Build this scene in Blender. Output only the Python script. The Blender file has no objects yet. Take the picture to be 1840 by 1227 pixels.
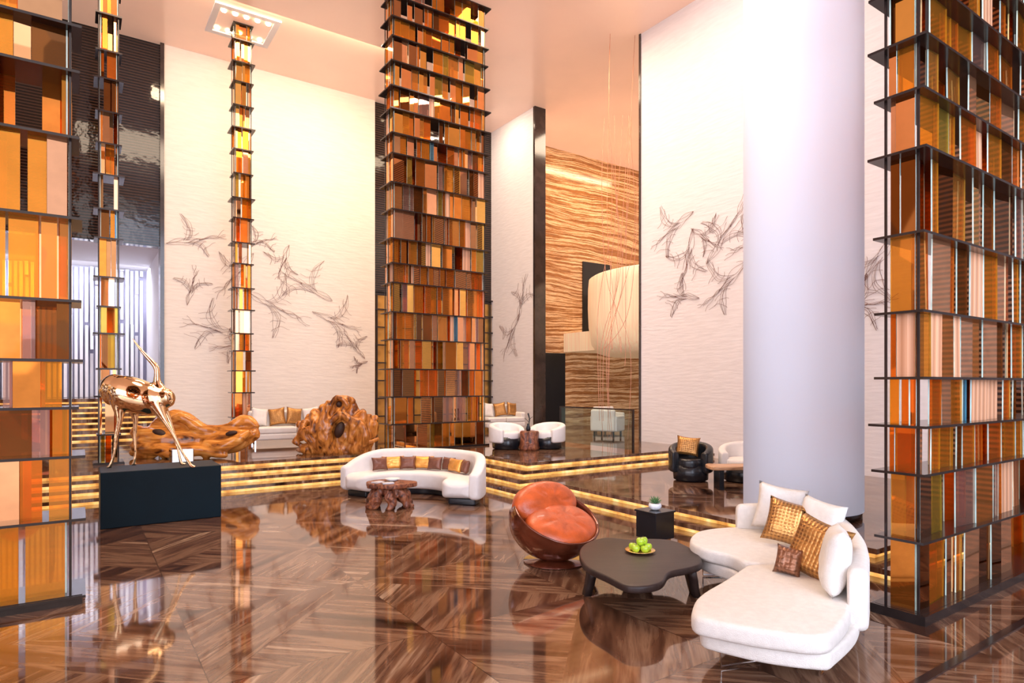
import bpy,bmesh,math,random
from mathutils import Vector,Matrix,Euler,noise
random.seed(7)
R0=math.radians(-34.4)
def W(r,d,z=0.0): return (.8251*r+.5650*d, -.5650*r+.8251*d, z)
S=bpy.context.scene
COL=S.collection
CH=11.5
# ------------------------------------------------------------------ materials
def newmat(name):
    m=bpy.data.materials.new(name); m.use_nodes=True
    nt=m.node_tree; b=nt.nodes['Principled BSDF']; return m,nt,b
def pm(name,col,rough=.5,metal=0,spec=.5,var=.12,nscale=6,bump=0,bscale=30,em=None,es=0,coat=0,stretch=None,sheen=0):
    m,nt,b=newmat(name); N=nt.nodes; L=nt.links
    tc=N.new('ShaderNodeTexCoord'); mp=N.new('ShaderNodeMapping'); L.new(tc.outputs['Object'],mp.inputs[0])
    if stretch: mp.inputs['Scale'].default_value=stretch
    n=N.new('ShaderNodeTexNoise'); n.inputs['Scale'].default_value=nscale; n.inputs['Detail'].default_value=4
    L.new(mp.outputs[0],n.inputs['Vector'])
    r=N.new('ShaderNodeValToRGB'); L.new(n.outputs['Fac'],r.inputs[0])
    r.color_ramp.elements[0].position=.3; r.color_ramp.elements[1].position=.7
    r.color_ramp.elements[0].color=[max(0,c*(1-var)) for c in col]+[1]
    r.color_ramp.elements[1].color=[min(1,c*(1+var)) for c in col]+[1]
    L.new(r.outputs[0],b.inputs['Base Color'])
    b.inputs['Roughness'].default_value=rough; b.inputs['Metallic'].default_value=metal
    b.inputs['Specular IOR Level'].default_value=spec
    b.inputs['Coat Weight'].default_value=coat; b.inputs['Coat Roughness'].default_value=.05
    if em: b.inputs['Emission Color'].default_value=(*em,1); b.inputs['Emission Strength'].default_value=es
    if bump:
        n2=N.new('ShaderNodeTexNoise'); n2.inputs['Scale'].default_value=bscale; L.new(mp.outputs[0],n2.inputs['Vector'])
        bp=N.new('ShaderNodeBump'); bp.inputs['Strength'].default_value=bump; bp.inputs['Distance'].default_value=.02
        L.new(n2.outputs['Fac'],bp.inputs['Height']); L.new(bp.outputs[0],b.inputs['Normal'])
    return m
def ramp(nt,src,stops):
    r=nt.nodes.new('ShaderNodeValToRGB'); cr=r.color_ramp
    while len(cr.elements)<len(stops): cr.elements.new(.5)
    for e,(p,c) in zip(cr.elements,stops): e.position=p; e.color=(*c,1)
    nt.links.new(src,r.inputs[0]); return r
def mth(nt,op,a,b=None,c=None):
    n=nt.nodes.new('ShaderNodeMath'); n.operation=op
    for i,x in enumerate((a,b,c)):
        if x is None: continue
        if isinstance(x,(int,float)): n.inputs[i].default_value=x
        else: nt.links.new(x,n.inputs[i])
    return n.outputs[0]
def marble():
    m,nt,b=newmat('polished_brown_marble'); N=nt.nodes; L=nt.links
    tc=N.new('ShaderNodeTexCoord'); sp=N.new('ShaderNodeSeparateXYZ')
    mp=N.new('ShaderNodeMapping'); mp.inputs['Rotation'].default_value=(0,0,math.radians(45)); mp.inputs['Scale'].default_value=(.44,.44,1); mp.inputs['Location'].default_value=(.2,.35,0)
    L.new(tc.outputs['Object'],mp.inputs[0]); L.new(mp.outputs[0],sp.inputs[0])
    x,y=sp.outputs[0],sp.outputs[1]
    ix=mth(nt,'FLOOR',x); iy=mth(nt,'FLOOR',y)
    fx=mth(nt,'SUBTRACT',mth(nt,'FRACT',x),.5); fy=mth(nt,'SUBTRACT',mth(nt,'FRACT',y),.5)
    mask=mth(nt,'GREATER_THAN',mth(nt,'ABSOLUTE',fx),mth(nt,'ABSOLUTE',fy))
    sx=mth(nt,'GREATER_THAN',fx,0); sy=mth(nt,'GREATER_THAN',fy,0)
    def sel(mk,a,b_): return mth(nt,'ADD',mth(nt,'MULTIPLY',mk,a),mth(nt,'MULTIPLY',mth(nt,'SUBTRACT',1,mk),b_))
    par=mth(nt,'GREATER_THAN',mth(nt,'FRACT',mth(nt,'MULTIPLY',mth(nt,'ADD',ix,iy),.5)),.25)
    mk2=mth(nt,'ABSOLUTE',mth(nt,'SUBTRACT',mask,par))
    across=sel(mk2,fx,fy); along=sel(mk2,fy,fx)
    side=sel(mask,sx,mth(nt,'ADD',sy,2.3))
    cv=N.new('ShaderNodeCombineXYZ')
    L.new(mth(nt,'MULTIPLY',across,10.5),cv.inputs[0]); L.new(mth(nt,'MULTIPLY',along,.9),cv.inputs[1])
    L.new(mth(nt,'ADD',mth(nt,'ADD',mth(nt,'MULTIPLY',ix,3.7),mth(nt,'MULTIPLY',iy,9.1)),mth(nt,'MULTIPLY',side,5.3)),cv.inputs[2])
    n=N.new('ShaderNodeTexNoise'); n.inputs['Scale'].default_value=1.0; n.inputs['Detail'].default_value=5; n.inputs['Distortion'].default_value=.3; n.inputs['Roughness'].default_value=.55
    L.new(cv.outputs[0],n.inputs['Vector'])
    r=ramp(nt,n.outputs['Fac'],[(.28,(.018,.008,.005)),(.39,(.070,.030,.018)),(.47,(.135,.063,.037)),(.54,(.26,.15,.093)),(.58,(.11,.05,.03)),(.64,(.19,.10,.06)),(.69,(.44,.31,.22)),(.75,(.16,.085,.052)),(.85,(.48,.36,.27))])
    g=mth(nt,'LESS_THAN',mth(nt,'ABSOLUTE',mth(nt,'SUBTRACT',mth(nt,'ABSOLUTE',fx),mth(nt,'ABSOLUTE',fy))),.002)
    mx=N.new('ShaderNodeMixRGB'); L.new(g,mx.inputs[0]); L.new(r.outputs[0],mx.inputs[1]); mx.inputs[2].default_value=(.05,.025,.015,1)
    L.new(mx.outputs[0],b.inputs['Base Color'])
    b.inputs['Roughness'].default_value=.055; b.inputs['Specular IOR Level'].default_value=.7
    b.inputs['Specular Tint'].default_value=(1,.93,.84,1)
    b.inputs['Coat Weight'].default_value=.28; b.inputs['Coat Roughness'].default_value=.03; b.inputs['Coat Tint'].default_value=(1,.96,.9,1)
    return m
def wallmat(name,col):
    m,nt,b=newmat(name); N=nt.nodes; L=nt.links
    tc=N.new('ShaderNodeTexCoord'); mp=N.new('ShaderNodeMapping'); L.new(tc.outputs['Object'],mp.inputs[0])
    mp.inputs['Scale'].default_value=(1.6,1.6,11)
    n=N.new('ShaderNodeTexNoise'); n.inputs['Scale'].default_value=1.6; n.inputs['Detail'].default_value=3; L.new(mp.outputs[0],n.inputs['Vector'])
    r=ramp(nt,n.outputs['Fac'],[(.3,[c*.93 for c in col]),(.7,col)])
    L.new(r.outputs[0],b.inputs['Base Color']); b.inputs['Roughness'].default_value=.6
    bp=N.new('ShaderNodeBump'); bp.inputs['Strength'].default_value=.4; bp.inputs['Distance'].default_value=.02
    L.new(n.outputs['Fac'],bp.inputs['Height']); L.new(bp.outputs[0],b.inputs['Normal'])
    return m
def louver(name,c1,c2,freq):
    m,nt,b=newmat(name); N=nt.nodes; L=nt.links
    tc=N.new('ShaderNodeTexCoord'); sp=N.new('ShaderNodeSeparateXYZ'); L.new(tc.outputs['Object'],sp.inputs[0])
    f=mth(nt,'FRACT',mth(nt,'MULTIPLY',sp.outputs[2],freq))
    r=ramp(nt,f,[(.0,c1),(.45,c1),(.5,c2),(.9,c2),(1,c1)])
    L.new(r.outputs[0],b.inputs['Base Color']); b.inputs['Roughness'].default_value=.06; b.inputs['Specular IOR Level'].default_value=.5
    bp=N.new('ShaderNodeBump'); bp.inputs['Strength'].default_value=.25; bp.inputs['Distance'].default_value=.006
    n=N.new('ShaderNodeTexNoise'); n.inputs['Scale'].default_value=5.0; n.inputs['Detail'].default_value=2
    L.new(tc.outputs['Object'],n.inputs['Vector'])
    L.new(mth(nt,'ADD',mth(nt,'MULTIPLY',f,1.0),mth(nt,'MULTIPLY',n.outputs['Fac'],2)),bp.inputs['Height']); L.new(bp.outputs[0],b.inputs['Normal'])
    return m
def onyx():
    m,nt,b=newmat('self_lit_banded_onyx'); N=nt.nodes; L=nt.links
    tc=N.new('ShaderNodeTexCoord'); mp=N.new('ShaderNodeMapping'); L.new(tc.outputs['Object'],mp.inputs[0])
    mp.inputs['Scale'].default_value=(.26,.26,.40)
    n=N.new('ShaderNodeTexNoise'); n.inputs['Scale'].default_value=1.1; n.inputs['Detail'].default_value=5; n.inputs['Roughness'].default_value=.5
    L.new(mp.outputs[0],n.inputs['Vector'])
    sp=N.new('ShaderNodeSeparateXYZ'); L.new(tc.outputs['Object'],sp.inputs[0])
    w=mth(nt,'ADD',mth(nt,'MULTIPLY',n.outputs['Fac'],.6),sp.outputs[2])
    cv=N.new('ShaderNodeCombineXYZ'); L.new(mth(nt,'MULTIPLY',w,3.6),cv.inputs[2]); L.new(mth(nt,'MULTIPLY',sp.outputs[0],.06),cv.inputs[0])
    n2=N.new('ShaderNodeTexNoise'); n2.inputs['Scale'].default_value=2.0; n2.inputs['Detail'].default_value=9; n2.inputs['Roughness'].default_value=.8
    L.new(cv.outputs[0],n2.inputs['Vector'])
    cn=mth(nt,'ADD',mth(nt,'MULTIPLY',mth(nt,'SUBTRACT',n2.outputs['Fac'],.5),1.7),.5)
    r=ramp(nt,cn,[(.12,(.035,.012,.006)),(.28,(.14,.045,.015)),(.38,(.36,.13,.035)),(.44,(.10,.033,.012)),(.50,(.42,.17,.05)),(.57,(.74,.50,.29)),(.62,(.36,.13,.036)),(.68,(.09,.03,.011)),(.76,(.50,.22,.07)),(.88,(.80,.60,.38))])
    L.new(r.outputs[0],b.inputs['Base Color']); b.inputs['Roughness'].default_value=.15
    L.new(r.outputs[0],b.inputs['Emission Color']); b.inputs['Emission Strength'].default_value=.40  # bands emit their own colour, brightening the wall beyond its lamp
    return m
def glowriser():
    m,nt,b=newmat('lit_gold_riser'); N=nt.nodes; L=nt.links
    tc=N.new('ShaderNodeTexCoord'); mp=N.new('ShaderNodeMapping'); L.new(tc.outputs['Object'],mp.inputs[0]); mp.inputs['Scale'].default_value=(2,2,2)
    n=N.new('ShaderNodeTexNoise'); n.inputs['Scale'].default_value=2.5; n.inputs['Detail'].default_value=5; L.new(mp.outputs[0],n.inputs['Vector'])
    r=ramp(nt,n.outputs['Fac'],[(.3,(.50,.21,.04)),(.5,(.88,.46,.12)),(.7,(1,.70,.30))])
    L.new(r.outputs[0],b.inputs['Base Color']); L.new(r.outputs[0],b.inputs['Emission Color']); b.inputs['Emission Strength'].default_value=1.1
    return m
def tint(name,tc_,dc,fac,rough=.02,metal=.75):
    m,nt,b=newmat(name); N=nt.nodes; L=nt.links
    out=N['Material Output']; t=N.new('ShaderNodeBsdfTransparent'); t.inputs[0].default_value=(*tc_,1)
    n=N.new('ShaderNodeTexNoise'); n.inputs['Scale'].default_value=2.0
    tcn=N.new('ShaderNodeTexCoord'); L.new(tcn.outputs['Object'],n.inputs['Vector'])
    r=ramp(nt,n.outputs['Fac'],[(.3,[c*.75 for c in dc]),(.7,dc)])
    L.new(r.outputs[0],b.inputs['Base Color']); b.inputs['Roughness'].default_value=rough; b.inputs['Specular IOR Level'].default_value=1.0
    b.inputs['Specular Tint'].default_value=(1,.72,.45,1) if tc_[2]<.5 else (1,1,1,1)
    b.inputs['Metallic'].default_value=metal
    mx=N.new('ShaderNodeMixShader'); mx.inputs[0].default_value=fac
    L.new(t.outputs[0],mx.inputs[1]); L.new(b.outputs[0],mx.inputs[2]); L.new(mx.outputs[0],out.inputs[0])
    return m
def scalemat(name,c1,c2,sc,metal=.7,rough=.3):
    m,nt,b=newmat(name); N=nt.nodes; L=nt.links
    tc=N.new('ShaderNodeTexCoord'); v=N.new('ShaderNodeTexVoronoi'); v.inputs['Scale'].default_value=sc; v.inputs['Randomness'].default_value=.15
    L.new(tc.outputs['Object'],v.inputs['Vector'])
    r=ramp(nt,v.outputs['Distance'],[(.1,c2),(.6,c1)]); L.new(r.outputs[0],b.inputs['Base Color'])
    b.inputs['Metallic'].default_value=metal; b.inputs['Roughness'].default_value=rough
    bp=N.new('ShaderNodeBump'); bp.inputs['Strength'].default_value=.8; bp.inputs['Distance'].default_value=.01; bp.invert=True
    L.new(v.outputs['Distance'],bp.inputs['Height']); L.new(bp.outputs[0],b.inputs['Normal']); return m
def woodmat(name,cols,sc=(3,3,1.2),bump=.6,rough=.35,dist=1.6):
    m,nt,b=newmat(name); N=nt.nodes; L=nt.links
    tc=N.new('ShaderNodeTexCoord'); mp=N.new('ShaderNodeMapping'); L.new(tc.outputs['Object'],mp.inputs[0]); mp.inputs['Scale'].default_value=sc
    n=N.new('ShaderNodeTexNoise'); n.inputs['Scale'].default_value=2.2; n.inputs['Detail'].default_value=6; n.inputs['Distortion'].default_value=dist
    L.new(mp.outputs[0],n.inputs['Vector'])
    r=ramp(nt,n.outputs['Fac'],[(.30,cols[0]),(.40,cols[1]),(.55,cols[2]),(.72,cols[3])]); L.new(r.outputs[0],b.inputs['Base Color'])
    b.inputs['Roughness'].default_value=rough
    bp=N.new('ShaderNodeBump'); bp.inputs['Strength'].default_value=bump; bp.inputs['Distance'].default_value=.03
    L.new(n.outputs['Fac'],bp.inputs['Height']); L.new(bp.outputs[0],b.inputs['Normal']); return m
def pleat(name,c1,c2,fr=20,rough=.3):
    m,nt,b=newmat(name); N=nt.nodes; L=nt.links
    tc=N.new('ShaderNodeTexCoord'); sp=N.new('ShaderNodeSeparateXYZ'); L.new(tc.outputs['Object'],sp.inputs[0])
    f=mth(nt,'PINGPONG',mth(nt,'MULTIPLY',mth(nt,'ADD',sp.outputs[0],sp.outputs[1]),fr),1)
    r=ramp(nt,f,[(.2,c1),(.8,c2)]); L.new(r.outputs[0],b.inputs['Base Color']); b.inputs['Roughness'].default_value=rough
    bp=N.new('ShaderNodeBump'); bp.inputs['Strength'].default_value=.6; bp.inputs['Distance'].default_value=.01
    L.new(f,bp.inputs['Height']); L.new(bp.outputs[0],b.inputs['Normal']); return m
M={}
M['marble']=marble()
M['wall']=wallmat('ribbed_cream_plaster',(.90,.845,.79))
M['wallr']=wallmat('ribbed_lavender_white_plaster',(.87,.84,.86))
M['plain']=pm('smooth_white_plaster',(.88,.88,.94),.55,spec=.25,var=.01,nscale=2)
M['colm']=pm('self_lit_pale_blue_plaster',(.84,.88,.99),.55,spec=.15,var=.01,nscale=2,em=(.72,.79,1),es=.27)  # bluish emission lightens the shaded column from within
M['ceil']=pm('self_lit_peach_lacquer',(.80,.55,.44),.2,var=.05,nscale=.6,em=(1,.60,.42),es=.28)  # added glow in the ceiling colour replaces uplighting
M['louv']=louver('black_louvre',(.004,.003,.003),(.050,.026,.018),13)
M['louvbrown']=louver('brown_louvre',(.03,.012,.006),(.22,.10,.05),11)
M['onyx']=onyx(); M['riser']=glowriser()
M['goldint']=scalemat('gold_interior_mosaic',(.7,.38,.09),(.15,.06,.02),3,.6,.25)
M['darkstone']=pm('dark_polished_stone',(.035,.022,.02),.12,var=.4,nscale=3,spec=.8)
M['fin']=pm('white_fin_paint',(.92,.92,.97),.5,var=.02)
M['finback']=pm('shadow_tinted_backing',(.44,.44,.60),.6,var=.05)  # violet grey paints the bluish shadows between the fins
M['bronze']=pm('dark_bronze',(.040,.030,.028),.15,metal=.5,var=.2)
M['black']=pm('black_lacquer',(.010,.012,.016),.25,var=.2)
M['pedestal']=pm('blue_black_lacquer',(.003,.014,.024),.45,spec=.15,var=.2,nscale=2)
M['fab']=pm('ivory_boucle',(.75,.72,.68),.9,var=.05,nscale=20,bump=.35,bscale=160)
M['fab2']=pm('white_upholstery',(.80,.77,.75),.8,var=.03,nscale=10,bump=.15,bscale=120)
M['gold']=pm('polished_pale_gold',(1,.70,.42),.06,metal=1,var=.04)
M['goldpil']=scalemat('gold_scale_fabric',(.62,.32,.10),(.20,.08,.03),30)
M['brownpil']=scalemat('bronze_scale_fabric',(.30,.14,.08),(.10,.04,.02),30,.6)
M['goldsilk']=pm('gold_silk',(.80,.38,.08),.35,metal=.45,var=.2,nscale=9,bump=.3,bscale=14)
M['brownsilk']=pm('brown_silk',(.20,.08,.05),.4,metal=.3,var=.2,nscale=9,bump=.3,bscale=14)
M['red']=pm('burnt_orange_leather',(.54,.095,.020),.36,var=.25,nscale=7,bump=.2,bscale=60,coat=.15)
M['shell']=pm('brown_copper_lacquer',(.15,.035,.015),.12,metal=.45,var=.3,nscale=5,coat=.5)
M['espresso']=pm('espresso_wood',(.030,.018,.016),.42,spec=.35,var=.3,nscale=3,stretch=(1,8,1),bump=.1)
M['chrome']=pm('chrome',(.8,.8,.82),.08,metal=1,var=.02)
M['teak']=woodmat('gnarled_teak',[(.04,.011,.004),(.29,.09,.016),(.58,.21,.038),(.80,.38,.10)],(2.6,2.6,1.0),.35,.18,2.0)
M['teakh']=woodmat('polished_teak_log',[(.06,.015,.004),(.40,.13,.02),(.72,.28,.05),(.88,.46,.13)],(.8,3,3.2),.18,.10,1.2)
M['hollow_shade']=pm('hollow_shade_brown',(.04,.013,.006),.6,var=.4)
M['root']=woodmat('dark_root_wood',[(.02,.006,.004),(.12,.035,.018),(.28,.09,.04),(.45,.18,.08)],(5,5,3))
M['slabwood']=woodmat('pale_slab_wood',[(.3,.15,.07),(.5,.28,.14),(.62,.36,.2),(.7,.45,.27)],(1,6,6),.2)
M['apple']=pm('green_apple_skin',(.42,.62,.03),.3,var=.25,nscale=9,coat=.3)
M['stem']=pm('apple_stem_brown',(.10,.05,.02),.7)
M['brass']=pm('brushed_brass',(.75,.50,.18),.25,metal=.9,var=.1)
M['leaf']=pm('succulent_green',(.10,.22,.08),.5,var=.4,nscale=15)
M['ceramic']=pm('white_ceramic',(.85,.87,.9),.15,var=.02)
M['wire']=pm('bronze_wire',(.19,.075,.06),.5,metal=.3,var=.2)
M['copper']=pm('bright_copper_wire',(.80,.36,.22),.3,metal=.8,var=.2)
M['glass']=tint('clear_glass',(.88,.96,.95),(.35,.5,.5),.12)
M['paper']=pm('book_cover_paper',(.6,.6,.65),.5,var=.3)
M['edge']=pm('pale_green_glass_edge',(.55,.74,.68),.08,spec=1,var=.2)
M['lamp']=pm('lamp_glow',(1,.9,.75),.5,em=(1,.82,.55),es=12)
M['drum']=pm('self_lit_gold_streaked_white',(.90,.74,.56),.35,var=.18,nscale=2.0,stretch=(6,6,.15),em=(1,.70,.42),es=.20)  # warm emission in the streaked white imitates light on the balcony
PAN=[tint('amber_glass',(1,.54,.10),(.95,.44,.06),.38),
     tint('orange_glass',(1,.40,.07),(.95,.34,.05),.40),
     tint('brown_glass',(.55,.20,.05),(.32,.12,.03),.45),
     tint('olive_glass',(.85,.64,.16),(.60,.44,.09),.42),
     tint('honey_glass',(1,.62,.18),(.95,.48,.12),.36),
     pm('peach_mirror',(.86,.43,.22),.04,var=.06,spec=.4,metal=.9),
     pleat('pleated_salmon_panel',(.50,.23,.12),(.70,.37,.22)),
     pm('copper_mirror',(.92,.43,.17),.02,metal=1,var=.03),
     pm('gold_mirror',(.88,.49,.12),.02,metal=1,var=.03),
     tint('pale_pink_glass',(.92,.78,.70),(.70,.45,.38),.25),
     pm('burnt_orange_mirror',(.72,.24,.04),.04,var=.1,spec=.4,metal=.9),
     pm('bronze_mirror',(.40,.19,.08),.03,metal=1,var=.05),
     tint('blue_glint_glass',(.35,.72,.90),(.25,.50,.65),.35)]  # blue tint of this last pane paints bluish glints on the towers
PW=[18,13,8,4,9,10,4,13,9,6,9,9,.8]
# ------------------------------------------------------------------ mesh helpers
def finish(name,bm,mat,parent=None,smooth=False,loc=None,rot=None,mods=()):
    bmesh.ops.recalc_face_normals(bm,faces=bm.faces)
    me=bpy.data.meshes.new(name); bm.to_mesh(me); bm.free()
    for mm in (mat if isinstance(mat,list) else [mat]): me.materials.append(mm)
    if smooth:
        for p in me.polygons: p.use_smooth=True
    o=bpy.data.objects.new(name,me); COL.objects.link(o)
    if parent: o.parent=parent
    if loc is not None: o.location=loc
    if rot is not None: o.rotation_euler=rot
    return o
def addbox(bm,x0,x1,y0,y1,z0,z1,mi=0,me_=None,sh=0,shz=0):
    vs=[bm.verts.new(p) for p in ((x0,y0,z0),(x1,y0+sh,z0),(x1,y1+sh,z0),(x0,y1,z0),(x0,y0+shz,z1),(x1,y0+sh+shz,z1),(x1,y1+sh+shz,z1),(x0,y1+shz,z1))]
    for k,f in enumerate(((0,3,2,1),(4,5,6,7),(0,1,5,4),(1,2,6,5),(2,3,7,6),(3,0,4,7))):
        fc=bm.faces.new([vs[i] for i in f]); fc.material_index=mi
        if me_ is not None:
            thinx=(x1-x0)<(y1-y0)
            if k<2 or (not thinx and k in (3,5)) or (thinx and k in (2,4)): fc.material_index=me_
    return vs
def box(name,x0,x1,y0,y1,z0,z1,mat,parent=None,bev=0,rot=None,loc=None):
    bm=bmesh.new(); addbox(bm,x0,x1,y0,y1,z0,z1)
    if bev: bmesh.ops.bevel(bm,geom=list(bm.edges),offset=bev,segments=3,affect='EDGES',profile=.5)
    return finish(name,bm,mat,parent,False,loc,rot)
def struct(o): o['kind']='structure'; return o
def thing(name,label,cat,loc,rotz=0,group=None):
    e=bpy.data.objects.new(name,None); e.empty_display_size=.2; COL.objects.link(e)
    e.location=loc; e.rotation_euler=(0,0,rotz); e['label']=label; e['category']=cat
    if group: e['group']=group
    return e
def tag(o,label,cat,group=None):
    o['label']=label; o['category']=cat
    if group: o['group']=group
    return o
def cr(p0,p1,p2,p3,t):
    return .5*((2*p1)+(-p0+p2)*t+(2*p0-5*p1+4*p2-p3)*t*t+(-p0+3*p1-3*p2+p3)*t**3)
def spline(pts,n=6,closed=False):
    P=[Vector(p) for p in pts]; out=[]; N=len(P)
    rng=range(N) if closed else range(N-1)
    for i in rng:
        if closed: a,b,c,d=P[(i-1)%N],P[i],P[(i+1)%N],P[(i+2)%N]
        else: a,b,c,d=P[max(i-1,0)],P[i],P[i+1],P[min(i+2,N-1)]
        for k in range(n): out.append(cr(a,b,c,d,k/n))
    if not closed: out.append(P[-1])
    return out
def tube(bm,pts,rads,seg=10,n=5,flat=1.0,closed=False):
    q=spline([(*p,r) for p,r in zip(pts,rads)],n,closed) if n>1 else [Vector((*p,r)) for p,r in zip(pts,rads)]
    C=[v.to_3d() for v in q]; R=[max(v[3],.001) for v in q]
    if closed: C=C+[C[0]]; R=R+[R[0]]
    T=[(C[min(i+1,len(C)-1)]-C[max(i-1,0)]).normalized() for i in range(len(C))]
    pre=[(C[0]-T[0]*R[0]*.85,R[0]*.35,T[0]),(C[0]-T[0]*R[0]*.55,R[0]*.8,T[0])]
    post=[(C[-1]+T[-1]*R[-1]*.55,R[-1]*.8,T[-1]),(C[-1]+T[-1]*R[-1]*.85,R[-1]*.35,T[-1])]
    al=pre+list(zip(C,R,T))+post
    up=Vector((0,0,1)) if abs(al[0][2].z)<.9 else Vector((0,1,0))
    nrm=al[0][2].cross(up).normalized(); rings=[]
    for c,r,t in al:
        nrm=(nrm-t*nrm.dot(t)).normalized(); b=t.cross(nrm)
        rings.append([bm.verts.new(c+(nrm*math.cos(2*math.pi*k/seg)+b*math.sin(2*math.pi*k/seg)*flat)*r) for k in range(seg)])
    for a,b in zip(rings,rings[1:]):
        for k in range(seg): bm.faces.new((a[k],a[(k+1)%seg],b[(k+1)%seg],b[k]))
    bm.faces.new(rings[0][::-1]); bm.faces.new(rings[-1])
def strand(bm,C,rad):
    seg=4; rings=[]
    for i,c in enumerate(C):
        t=(C[min(i+1,len(C)-1)]-C[max(i-1,0)]).normalized(); a=Vector((.3,.5,.81)); a=(a-t*a.dot(t)).normalized(); b=t.cross(a)
        rings.append([bm.verts.new(c+(a*math.cos(math.pi/2*k)+b*math.sin(math.pi/2*k))*rad) for k in range(seg)])
    for a,b in zip(rings,rings[1:]):
        for k in range(seg): bm.faces.new((a[k],a[(k+1)%seg],b[(k+1)%seg],b[k]))
def ellip(bm,c,r,rot=None,sub=3):
    mt=Matrix.Translation(c)@((rot or Matrix.Identity(3)).to_4x4())@Matrix.Diagonal((*r,1))
    bmesh.ops.create_icosphere(bm,subdivisions=sub,radius=1,matrix=mt)
def lathe(bm,prof,seg=32,Mx=None,mod=None):
    rings=[]
    for r,z in prof:
        ring=[]
        for k in range(seg):
            a=2*math.pi*k/seg; rr=r*(mod(a,z) if mod else 1)
            v=Vector((rr*math.cos(a),rr*math.sin(a),z))
            ring.append(bm.verts.new(Mx@v if Mx else v))
        rings.append(ring)
    for a,b in zip(rings,rings[1:]):
        for k in range(seg): bm.faces.new((a[k],a[(k+1)%seg],b[(k+1)%seg],b[k]))
    bm.faces.new(rings[0][::-1]); bm.faces.new(rings[-1])
def rrect(o0,o1,z0,z1,rad,n=4):
    out=[]
    for cx,cz,a0 in ((o1-rad,z0+rad,-90),(o1-rad,z1-rad,0),(o0+rad,z1-rad,90),(o0+rad,z0+rad,180)):
        for k in range(n+1):
            a=math.radians(a0+90*k/n); out.append((cx+rad*math.cos(a),cz+rad*math.sin(a)))
    return out
def band(bm,path,sec,e=.06,hs=None):
    P=[Vector((p[0],p[1])) for p in path]; n=len(P)
    T=[(P[min(i+1,n-1)]-P[max(i-1,0)]).normalized() for i in range(n)]
    co=sum(s[0] for s in sec)/len(sec); cz=sum(s[1] for s in sec)/len(sec); zb=min(s[1] for s in sec)
    items=[]; A=(90,75,60,45,30,15)
    for a in A: items.append((P[0]-T[0]*e*math.sin(math.radians(a)),T[0],e*(1-math.cos(math.radians(a))),0))
    for i in range(n): items.append((P[i],T[i],0,i/(n-1)))
    for a in A[::-1]: items.append((P[-1]+T[-1]*e*math.sin(math.radians(a)),T[-1],e*(1-math.cos(math.radians(a))),1))
    rings=[]
    for p,t,ins,s in items:
        nr=Vector((-t.y,t.x)); k=hs(s) if hs else 1; ring=[]
        for o,z in sec:
            dx,dz=o-co,z-cz
            L=math.hypot(dx,dz)
            if ins: f=max(0.02,(L-ins)/L); oo,zz=co+dx*f,cz+dz*f
            else: oo,zz=o,z
            zz=zb+(zz-zb)*k
            q=p+nr*oo; ring.append(bm.verts.new((q.x,q.y,zz)))
        rings.append(ring)
    m=len(sec)
    for a,b in zip(rings,rings[1:]):
        for k in range(m): bm.faces.new((a[k],a[(k+1)%m],b[(k+1)%m],b[k]))
    bm.faces.new(rings[0][::-1]); bm.faces.new(rings[-1])
def slab(bm,pts,z0,z1,rad,n=5,puff=0,smooth=True,sm=2):
    P=spline([(*p,0) for p in pts],n,True) if smooth else [Vector((*p,0)) for p in pts]
    P=[p.to_2d() for p in P]
    Lt=[0]
    for i in range(len(P)): Lt.append(Lt[-1]+(P[(i+1)%len(P)]-P[i]).length)
    tot=Lt[-1]; cnt=max(24,int(tot/.04)); Q=[]; j=0
    for k in range(cnt):
        s=tot*k/cnt
        while Lt[j+1]<s: j+=1
        f=(s-Lt[j])/max(1e-9,Lt[j+1]-Lt[j]); Q.append(P[j].lerp(P[(j+1)%len(P)],f))
    for _ in range(sm): Q=[(Q[i-1]+Q[i]*2+Q[(i+1)%cnt])/4 for i in range(cnt)]
    P=Q; N=cnt
    area=sum(P[i].x*P[(i+1)%N].y-P[(i+1)%N].x*P[i].y for i in range(N))
    if area<0: P=P[::-1]
    nr=[]
    for i in range(N):
        t=(P[(i+1)%N]-P[i-1]).normalized(); nr.append(Vector((-t.y,t.x)))
    prof=[]
    for a in (0,30,60,90): prof.append((rad*(1-math.sin(math.radians(a))),z0+rad*(1-math.cos(math.radians(a)))))
    for a in (0,30,60,90): prof.append((rad*(1-math.cos(math.radians(a))),z1-rad*(1-math.sin(math.radians(a)))))
    rings=[[bm.verts.new((P[i].x+nr[i].x*ins,P[i].y+nr[i].y*ins,z)) for i in range(N)] for ins,z in prof]
    for a,b in zip(rings,rings[1:]):
        for k in range(N): bm.faces.new((a[k],a[(k+1)%N],b[(k+1)%N],b[k]))
    bm.faces.new(rings[0][::-1]); 
    top=bm.faces.new(rings[-1])
    bmesh.ops.triangulate(bm,faces=[top],ngon_method='BEAUTY')
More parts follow.
